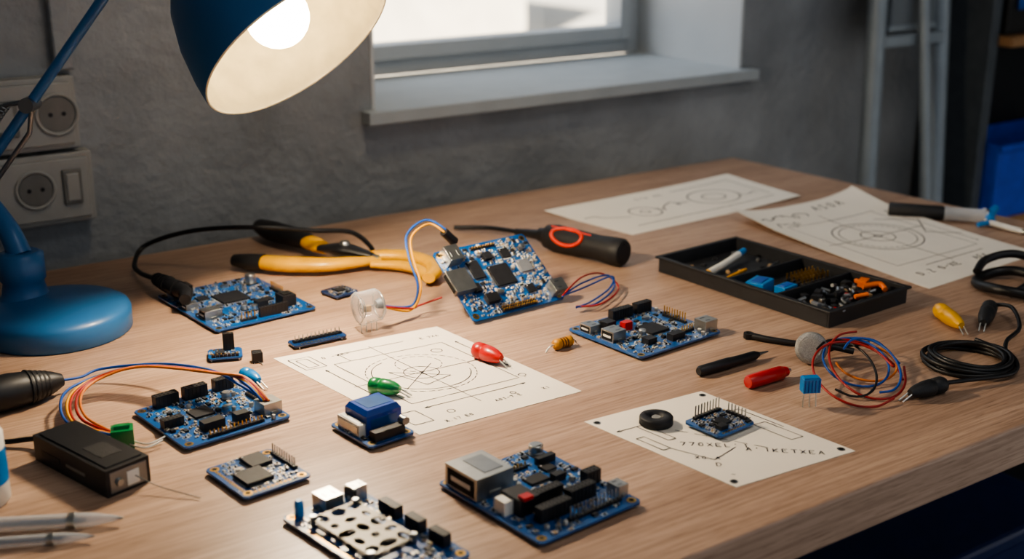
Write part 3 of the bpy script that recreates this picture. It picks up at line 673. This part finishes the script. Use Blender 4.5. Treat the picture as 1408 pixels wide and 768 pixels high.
q.tube([(-.215, 1.612, .014), (-.175, 1.618, .015), (-.14, 1.612, .015), (-.112, 1.587, .014), (-.102, 1.553, .013), (-.108, 1.523, .013)], [.008, .0105, .0115, .0115, .011, .009], YELP, 16, flat=.75)
q.tube([(-.19, 1.593, .010), (-.15, 1.588, .010), (-.122, 1.566, .010), (-.112, 1.54, .010)], [.006, .009, .009, .006], YELP, 16, flat=.75)
q.finish()

q = MB('screwdriver')
a = Vector((.048, 1.70, .02)); b_ = Vector((.152, 1.612, .02)); ax = b_-a
q.lathe(a, ax, [(0, .011), (.03, .0165), (.15, .0195), (.4, .0185), (.7, .0175), (.88, .0195), (.97, .0195), (1, .017)], RUB, 28)
q.lathe(b_, ax.normalized()*.001, [(0, .013), (1, .012)], CHIP, 24)
d = ax.normalized(); up = Vector((0, 0, 1)); sd = d.cross(up).normalized()
if sd.y > 0: sd = -sd
fr = (sd*.8+up*.6).normalized(); tr_ = d.cross(fr).normalized(); pts = []
for i in range(24):
    w_ = 2*math.pi*i/24; u_ = math.cos(w_)*.026; v_ = math.sin(w_)*.0125; k = math.sqrt(max(0, .0192**2-v_**2)); pts.append(a+ax*.36+d*u_+tr_*v_+fr*(k+.0003))
q.tube(pts, .0026, ORRED, 8, closed=True, res=2)
q.tube([a+Vector((-.008, .007, 0)), a+Vector((.004, -.003, 0))], [.010, .0125], BLK, 16, smoothpath=False)
q.tube([a-d*.055+Vector((0, 0, -.004)), a], [.005, .0085], BLK, 12, smoothpath=False)
q.tube([a-d*.055+Vector((0, 0, -.004)), a-d*.11+Vector((0, .0, -.008)), a-d*.15+Vector((-.02, -.01, -.012))], .0035, WBLK, 10)
hp = (up*.95+sd*.3).normalized(); q.tube([a+ax*.12+hp*.0185, a+ax*.4+hp*.0180, a+ax*.62+hp*.0172], [.0016, .0022, .0012], ORRED, 8)
q.finish()

q = MB('power_cable')
q.tube([(-.395, 1.415, .020), (-.40, 1.437, .021), (-.413, 1.454, .02)], [.007, .009, .010], BLK, 14)
q.tube([(-.413, 1.454, .02), (-.4525, 1.498, .02)], [.0115, .0075], BLK, 16, smoothpath=False)
for i in range(4): q.lathe(Vector((-.43, 1.473, .02))+Vector((-.006, .0067, 0))*i, Vector((-.002, .0022, 0)), [(0, .0112-.0008*i), (1, .0112-.0008*i)], RUB, 14)
q.tube([(-.4525, 1.498, .02), (-.487, 1.545, .013), (-.506, 1.585, .014), (-.498, 1.618, .03), (-.428, 1.60, .055), (-.338, 1.585, .064), (-.269, 1.612, .052), (-.222, 1.640, .042), (-.198, 1.650, .020), (-.192, 1.652, .004)], .0032, WBLK, 10, 12)
q.finish()

# clear capsule with wires to board
q = MB('clear_capsule_sensor')
a = Vector((-.181, 1.352, .029)); ax = Vector((.028, .0155, .003))
q.lathe(a, ax, [(0, .0001), (0, .015), (.06, .019), (.16, .0205), (.24, .0192), (.85, .0192), (1, .015), (1, .0001)], GLASS, 40, caps=False)
e1 = Vector((-.485, .874, 0)); e3 = Vector((0, 0, 1))
for rr, f_, m_ in ((.0165, .08, SOLD), (.0115, .25, STEEL), (.006, .25, STEEL), (.0165, .9, SOLD)):
    q.tube([a+ax*f_+(e1*math.cos(i*math.pi/10)+e3*math.sin(i*math.pi/10))*rr for i in range(20)], .0006, m_, 6, 2, closed=True)
q.lathe(a+ax*.8, ax*.2, [(0, .005), (1, .007)], CHIPG, 20); q.tube([a+ax*.2, a+ax*.8], .0009, STEEL, 6, smoothpath=False); q.box(a.x+ax.x*.45, a.y+ax.y*.45, a.z-.004, .008, .006, .007, TAN, .5)
for i in range(4): q.tube([a+ax*(.2+.2*i)+Vector((0, 0, -.018)), Vector((a.x+ax.x*(.2+.2*i), a.y+ax.y*(.2+.2*i)-.002, .0))], .0007, SOLD, 6, smoothpath=False)
for k, (m_, o) in enumerate(((WYEL, 0), (WBLU, .004), (WRED, -.003))):
    pts = [(-.153, 1.368+o*.3, .028), (-.1217, 1.400+o, .012+abs(o)), (-.1085-o, 1.4016+o, .04), (-.1189-o*1.2, 1.4223, .07), (-.1221-o*1.4, 1.448, .09+o*.6), (-.1024-o, 1.470, .100+o*1.2), (-.0826, 1.466+o*.5, .09+o), (-.0717, 1.476+o*.4, .076)]
    if m_ is not WRED: q.tube(pts, .0015, m_, 8, 10)
    else: q.tube(pts[:2]+[(-.112, 1.418, .012), (-.085, 1.425, .02)], .0013, m_, 8, 10)
q.tube([(-.084, 1.466, .091), (-.0717, 1.477, .075)], [.0055, .006], BLK, 10, smoothpath=False)
q.finish()

q = MB('jumper_wires')
for m_, o in ((WBLU, 0), (WRED, .006), (WBLU, -.005)):
    q.tube([(.0606, 1.412, .026), (.0867, 1.461+o, .026+o), (.1223-o, 1.5134+o, .02), (.1296+o, 1.493, .01), (.1037+o, 1.4366-o, .008+abs(o)*.3), (.078, 1.424+o*.4, .0075)], .0012, m_, 8, 10)
q.finish()

def plug(name, p0, p1, r_, m, tip=.012, z=None, fl=0):
    q = MB(name); p0 = Vector((*p0, r_ if z is None else z)); p1 = Vector((*p1, r_ if z is None else z)); ax = p1-p0; d = ax.normalized()
    q.lathe(p0, ax, [(0, r_*.55), (.04, r_*.85), (.12, r_), (.3, r_), (.33, r_*.86), (.37, r_*.86), (.40, r_), (.6, r_*.97), (.8, r_*.8), (.92, r_*.62), (1, r_*.4)], m, 20)
    for sg in (-1, 1):
        s_ = d.cross(Vector((0, 0, 1)))*r_*.3*sg
        q.tube([p1+s_-d*.002, p1+d*tip+s_+Vector((0, 0, -(p1.z-.0012)*.8))], .0008, SOLD, 6, smoothpath=False)
    return q.finish()
plug('red_banana_plug', (-.041, 1.277), (-.0115, 1.248), .0095, REDP)
plug('green_banana_plug', (-.1465, 1.1765), (-.1140, 1.1645), .0088, GRNP)
plug('blue_film_capacitor', (-.2834, 1.2107), (-.2625, 1.189), .0078, BLUP)
plug('black_test_clip', (.4455, 1.1794), (.402, 1.1545), .0088, RUB)
plug('yellow_test_clip', (.5148, 1.412), (.5225, 1.352), .0095, YELP)
plug('black_test_clip', (.583, 1.425), (.5515, 1.362), .0095, RUB)
RES = mat('resistor_body', 'b07a22', .45, 0, .1); RB = mat('resistor_band', '5a3410', .5)
q = MB('axial_resistor'); a = Vector((.0675, 1.3119, .0068)); b_ = Vector((.047, 1.2955, .0068)); d = b_-a
q.lathe(a, d, [(0, .003), (.06, .006), (.2, .0066), (.3, .0058), (.7, .0058), (.8, .0066), (.94, .006), (1, .003)], RES, 20)
for f_ in (.32, .46, .6): q.lathe(a+d*f_, d*.07, [(0, .00605), (1, .00605)], RB, 20)
q.tube([b_-d*.05, b_+d*.2, b_+d*.45+Vector((0, 0, -.0058))], .0009, SOLD, 6); q.tube([a, a-d*.15, a-d*.3+Vector((0, 0, -.0058))], .0009, SOLD, 6); q.finish()

q = MB('marker_pen'); a = Vector((.1978, 1.2188, .0062)); b_ = Vector((.2707, 1.2693, .0062)); d = (b_-a)
q.lathe(a, d, [(0, .004), (.03, .0058), (.5, .0062), (.55, .0055), (.93, .0052), (1, .003)], BLK, 20); q.lathe(b_, d*.17, [(0, .0028), (.4, .0016), (1, .0006)], STEEL, 12); q.finish()
q = MB('red_screw_terminal_sleeve'); a = Vector((.2441, 1.186, .0075)); b_ = Vector((.2905, 1.2168, .0075)); d = b_-a
q.lathe(a, d, [(0, .006), (.05, .0075), (.85, .0075), (.88, .006), (.92, .006), (1, .005)], REDP, 20); q.lathe(b_, d*.1, [(0, .003), (1, .002)], SILV, 12); q.finish()

# coil of cable
q = MB('cable_coil'); r = random.Random(3)
for k in range(6):
    rr = .047-.0022*k+r.uniform(-.001, .001); z = .003+.0035*(k % 3); ph = r.uniform(0, 6); ox, oy = r.uniform(-.002, .002), r.uniform(-.002, .002)
    q.tube([(.4967+ox+rr*math.cos(w_*math.pi/8), 1.2563+oy+rr*math.sin(w_*math.pi/8), z+.0015*math.sin(w_*math.pi/4+ph)+.001) for w_ in range(16)], .0026, WBLK, 8, 4, closed=True)
q.tube([(.583, 1.427, .0095), (.598, 1.40, .016), (.585, 1.34, .012), (.555, 1.30, .01), (.535, 1.25, .01)], .0024, WBLK, 8)
q.tube([(.447, 1.181, .009), (.47, 1.19, .008), (.53, 1.215, .006), (.545, 1.26, .009), (.52, 1.30, .012)], .0024, WBLK, 8)
q.finish()
# piezo disc + wires
q = MB('piezo_disc'); a = Vector((.325, 1.256, .0185)); d = Vector((-.25, -.93, .25)).normalized()
q.lathe(a-d*-.004, -d*.009, [(0, .0135), (.1, .0165), (.25, .0175), (1, .0175)], GREYM, 40); q.lathe(a+d*.0042, d*.0006, [(0, .012), (1, .0115)], GREYM, 32)
q.tube([(.335, 1.262, .018), (.352, 1.272, .014), (.375, 1.268, .010)], .0035, BLK, 10); q.tube([(.325, 1.262, .003), (.36, 1.28, .01), (.39, 1.285, .012)], .002, WBLK, 8); q.finish()
q = MB('test_probe'); q.tube([(.2723, 1.335, .004), (.30, 1.318, .004), (.345, 1.300, .005), (.40, 1.296, .010)], [.0042, .0036, .003, .002], BLK, 10); q.lathe((.2723, 1.335, .001), (0, 0, .006), [(0, .006), (1, .006)], BLK, 16); q.lathe((.2723, 1.335, .0072), (0, 0, .0006), [(0, .003), (1, .003)], DARK, 12); q.finish()
q = MB('jumper_wires'); q.M = Matrix.Translation((-.012, -.008, 0))
def loop(cx, cy, rx, ry, zc, tz, ph, m_, n_=12, open_=0):
    pts = [(cx+rx*math.cos(2*math.pi*i/n_+ph), cy+ry*math.sin(2*math.pi*i/n_+ph), max(.0025, zc+tz*math.sin(2*math.pi*i/n_+ph))) for i in range(n_-open_)]
    q.tube(pts, .0013, m_, 8, 8, closed=(open_ == 0))
loop(.368, 1.198, .043, .055, .016, .014, .2, WRED, 12, 1); loop(.385, 1.218, .038, .056, .018, .016, 1.5, WRED, 12, 2); loop(.378, 1.235, .034, .04, .014, .012, 2.5, WBLU, 12, 1); loop(.362, 1.215, .03, .05, .016, .012, 4, WBLK, 12, 2); loop(.388, 1.212, .028, .046, .02, .012, 4.6, WBLU, 12, 3); loop(.39, 1.24, .032, .034, .012, .008, 3.2, WORG, 12, 3)
q.tube([(.344, 1.262, .014), (.37, 1.285, .02), (.40, 1.27, .02), (.42, 1.235, .01), (.42, 1.205, .006)], .0013, WRED, 8); q.tube([(.344, 1.262, .014), (.365, 1.29, .018), (.41, 1.285, .02), (.43, 1.25, .006)], .0013, WBLU, 8)
q.finish()
q = MB('blue_box_capacitor'); q.box(0, 0, .016, .018, .011, .015, BLUP); q.box(0, 0, .031, .016, .009, .0012, BLUP)
for i in range(5): q.box(-.0072+.0036*i, -.0057, .017, .0012, .0008, .013, WBLU)
for x in (-.006, 0, .006): q.tube([(x, 0, .017), (x*1.15, -.001, .0)], .0008, SOLD, 6, smoothpath=False)
q.finish(loc(.2976, 1.142, 8), bevel=.0012, segs=2)

# buzzer
q = MB('piezo_buzzer'); q.lathe((0, 0, 0), (0, 0, .0085), [(0, .0155), (.1, .0165), (.85, .0165), (1, .0155), (1, .007), (.75, .0065), (.75, .0001)], CHIP, 40)
q.lathe((0, 0, .0066), (0, 0, .001), [(0, .0045), (1, .004)], GREYM, 20)
for w_ in (0.6, 2.6): q.lathe((.0115*math.cos(w_), .0115*math.sin(w_), .0086), (0, 0, .0002), [(0, .0016), (1, .0016)], DARK, 12)
q.finish(loc(.1396, 1.0984, 0, .0008))

# black adapter plug left, wires
q = MB('power_plug'); a = Vector((-.53, 1.108, .0205)); b_ = Vector((-.460, 1.172, .016))
q.lathe(a, b_-a, [(0, .014), (.1, .019), (.45, .0185), (.7, .016), (.9, .011), (1, .0065)], BLK, 28)
for i in range(5): q.lathe(a+(b_-a)*(.62+.05*i), (b_-a)*.018, [(0, .0182-.0012*i), (1, .0182-.0012*i)], RUB, 24)
q.tube([(-.461, 1.171, .016), (-.445, 1.185, .014), (-.4295, 1.205, .015), (-.366, 1.196, .024), (-.3034, 1.150, .036), (-.27, 1.125, .032), (-.245, 1.118, .018)], .0015, WBLU, 8, 12)
q.finish()
q = MB('wire_harness')
for m_, o in ((WRED, 0), (WORG, .007), (WBLU, -.006), (WRED, .004), (WYEL, -.002)):
    q.tube([(-.241+o*.5, 1.114, .018), (-.262, 1.128+o*.4, .033+o*.3), (-.289, 1.138-o, .037+o*.4), (-.374, 1.175-o, .030+o*.3), (-.4225+o, 1.168-o, .02+o*.4), (-.435+o*1.4, 1.128, .015+abs(o)*.5), (-.4156+o, 1.081+o, .01+abs(o)*.4), (-.3705, 1.052+o*.4, .011)], .0014, m_, 8, 12)
q.box(-.361, 1.047, 0, .02, .017, .02, GRNP, .3); q.box(-.361, 1.047, .02, .014, .006, .003, GRNP, .3)
for o in (-.005, .003): q.tube([(-.353, 1.046+o, .006), (-.338, 1.043+o, .004), (-.325, 1.055+o, .006)], .0009, SOLD, 6)
q.finish(bevel=0)
# black box device
q = MB('relay_remote'); q.box(0, 0, 0, .116, .043, .025, BLK); q.box(0, 0, .025, .106, .035, .0012, BLK); q.box(.0582, 0, .003, .001, .036, .019, STEEL); q.box(.059, .004, .005, .001, .012, .013, WHTP)
q.lathe((.059, -.01, .012), (.003, 0, 0), [(0, .004), (1, .003)], SILV, 14); q.box(-.03, -.0217, .008, .03, .0006, .006, RUB); q.box(.02, 0, .0262, .03, .02, .0004, RUB); q.box(.01, -.0217, .010, .03, .0005, .003, STEEL)
q.tube([(.059, .006, .012), (.085, .014, .006), (.12, .028, .002)], .0006, STEEL, 6); q.tube([(-.058, 0, .012), (-.085, -.008, .008), (-.116, -.032, .004), (-.195, -.079, .004)], .0026, WBLK, 8)
q.lathe((-.058, 0, .012), (-.014, -.003, -.001), [(0, .006), (1, .004)], RUB, 12)
q.finish(loc(-.375, 1.0, -40), bevel=.003, segs=3)
# bottle
q = MB('glue_bottle'); q.lathe((-.449, .94, 0), (0, 0, .1), [(0, .021), (.03, .0235), (.62, .0235), (.68, .02), (.7, .015), (.72, .015)], WHTP, 36); q.lathe((-.449, .94, .07), (0, 0, .034), [(0, .0195), (.6, .0185), (.95, .012), (1, .008)], BLUP, 28)
q.lathe((-.449, .94, .02), (0, 0, .03), [(0, .0237), (1, .0237)], BLUP, 36, caps=False); q.finish()
# pens
def pen(name, a, b_, r_, body, tipm, capm):
    q = MB(name); a = Vector((*a, r_)); b_ = Vector((*b_, r_)); d = b_-a
    q.lathe(a, d, [(0, r_*.9), (.02, r_), (.8, r_), (.86, r_*.9), (.97, r_*.5), (1, r_*.3)], body, 20); q.lathe(a, d*.82, [(0, r_*.45), (1, r_*.4)], tipm, 12); q.lathe(a+d*.72, d*.04, [(0, r_*1.12), (1, r_*1.12)], capm, 16)
    q.lathe(b_-d*.01, d*.04, [(0, r_*.35), (1, r_*.15)], STEEL, 10); q.finish()
pen('ballpoint_pen', (-.46, .885), (-.322, .902), .006, PENB, CHIPG, SILV)
pen('ballpoint_pen', (-.45, .858), (-.336, .875), .0045, PENB, BLKM, SILV)
# headphone/black ring
q = MB('coiled_black_cable')
q.tube([(.6435+.042*math.cos(i*math.pi/6), 1.5145+.05*math.sin(i*math.pi/6), .008+.004*math.sin(i)) for i in range(12)], .0065, WBLK, 10, 6, closed=True)
q.tube([(.61, 1.548, .014), (.63, 1.57, .024), (.67, 1.575, .03), (.72, 1.56, .016), (.78, 1.54, .008)], .0055, WBLK, 10); q.tube([(.625, 1.47, .008), (.67, 1.49, .02), (.73, 1.5, .012), (.8, 1.49, .006)], .0045, WBLK, 10)
q.finish()
# syringe
q = MB('solder_syringe'); q.M = Matrix.Translation((.006, -.03, 0)); a = Vector((.585, 1.912, .0118)); b_ = Vector((.664, 1.886, .0118)); c_ = Vector((.722, 1.868, .0118))
q.lathe(a, b_-a, [(0, .009), (.03, .0112), (.95, .0112), (1, .0098)], RUB, 24); q.lathe(b_, c_-b_, [(0, .0115), (.04, .0125), (.08, .0105), (.88, .0105), (.9, .0125), (1, .0125)], PENB, 28); q.lathe(b_, (c_-b_)*.7, [(0, .005), (1, .004)], CHIPG, 12); q.lathe(c_, (c_-b_)*.05, [(0, .0118), (1, .0118)], SILV, 24); q.finish()
q = MB('blue_tip_screwdriver'); q.M = Matrix.Translation((.006, -.02, 0)); q.tube([(.722, 1.835, .008), (.727, 1.855, .014), (.742, 1.872, .022)], [.007, .008, .005], BLUP, 14); q.tube([(.70, 1.83, .006), (.725, 1.838, .008)], .004, BLUP, 10, smoothpath=False)
q.tube([(.716, 1.842, .008), (.754, 1.795, .005)], .0045, WHTP, 12, smoothpath=False); q.tube([(.754, 1.795, .005), (.766, 1.78, .004)], [.004, .0012], SILV, 10, smoothpath=False); q.finish()

# ------------------------------------------------------------------ light
wd = bpy.data.worlds.new('World'); bpy.context.scene.world = wd; wd.use_nodes = True
bg = wd.node_tree.nodes['Background']; bg.inputs['Color'].default_value = (.78, .85, .95, 1); bg.inputs['Strength'].default_value = .62
def light(name, kind, locn, target, energy, color, size=.1, **k):
    l = bpy.data.lights.new(name, kind); l.energy = energy; l.color = color
    if kind == 'AREA': l.shape = 'RECTANGLE'; l.size = size; l.size_y = k.get('size_y', size)
    if kind == 'SUN': l.angle = math.radians(3)
    if kind == 'SPOT': l.spot_size = math.radians(k['cone']); l.spot_blend = k['blend']; l.shadow_soft_size = size
    o = bpy.data.objects.new(name, l); bpy.context.scene.collection.objects.link(o); o.location = locn
    o.rotation_euler = (Vector(target)-Vector(locn)).to_track_quat('-Z', 'Y').to_euler(); return o
U = Vector((math.cos(math.radians(ANG)), math.sin(math.radians(ANG)), 0)); NB = Vector((-U.y, U.x, 0))
light('sun', 'SUN', (0, 0, 10), Vector((0, 0, 10))+U*.65+NB*.55+Vector((0, 0, -.6)), 18, (1, .93, .82))
SW = sc+Vector((0, 0, TZ))
ls = light('desk_lamp_light', 'SPOT', SW+n*.012, SW+n*1, 15.5, (1, .82, .60), .032, cone=178, blend=.12)
# skylight coming down through the window, then two added fills without fixtures
light('skylight', 'AREA', MW @ Vector((-.9, 1.3, 1.5)), MW @ Vector((.1, .2, .2)), 32, (.84, .91, 1), 1.3)
light('room_fill_light', 'AREA', MW @ Vector((-.7, -1.5, 1.82)), MW @ Vector((-.6, -1.2, 0)), 11, (1, .96, .92), .9)  # unseen overhead fill, added to raise the room's ambient level
light('wall_glow_fill', 'SPOT', MW @ Vector((-.95, -.75, 1.8)), MW @ Vector((-.74, .1, .16)), 34, (1, .80, .52), .12, cone=42, blend=1.)  # added warm wash, stands in for the desk lamp's haze on the wall

# ------------------------------------------------------------------ camera
cd = bpy.data.cameras.new('camera'); cam = bpy.data.objects.new('camera', cd); bpy.context.scene.collection.objects.link(cam)
cam.location = (0, 0, TZ+.5); cam.rotation_euler = (math.radians(90-17.8), 0, 0); cd.sensor_width = 36; cd.lens = 1700/1408*36; cd.clip_start = .05; cd.clip_end = 300
cd.dof.use_dof = True; cd.dof.focus_distance = 1.3; cd.dof.aperture_fstop = 4.0
bpy.context.scene.camera = cam
bpy.context.scene.view_settings.view_transform = 'AgX'
try: bpy.context.scene.view_settings.look = 'AgX - Medium High Contrast'
except Exception: pass
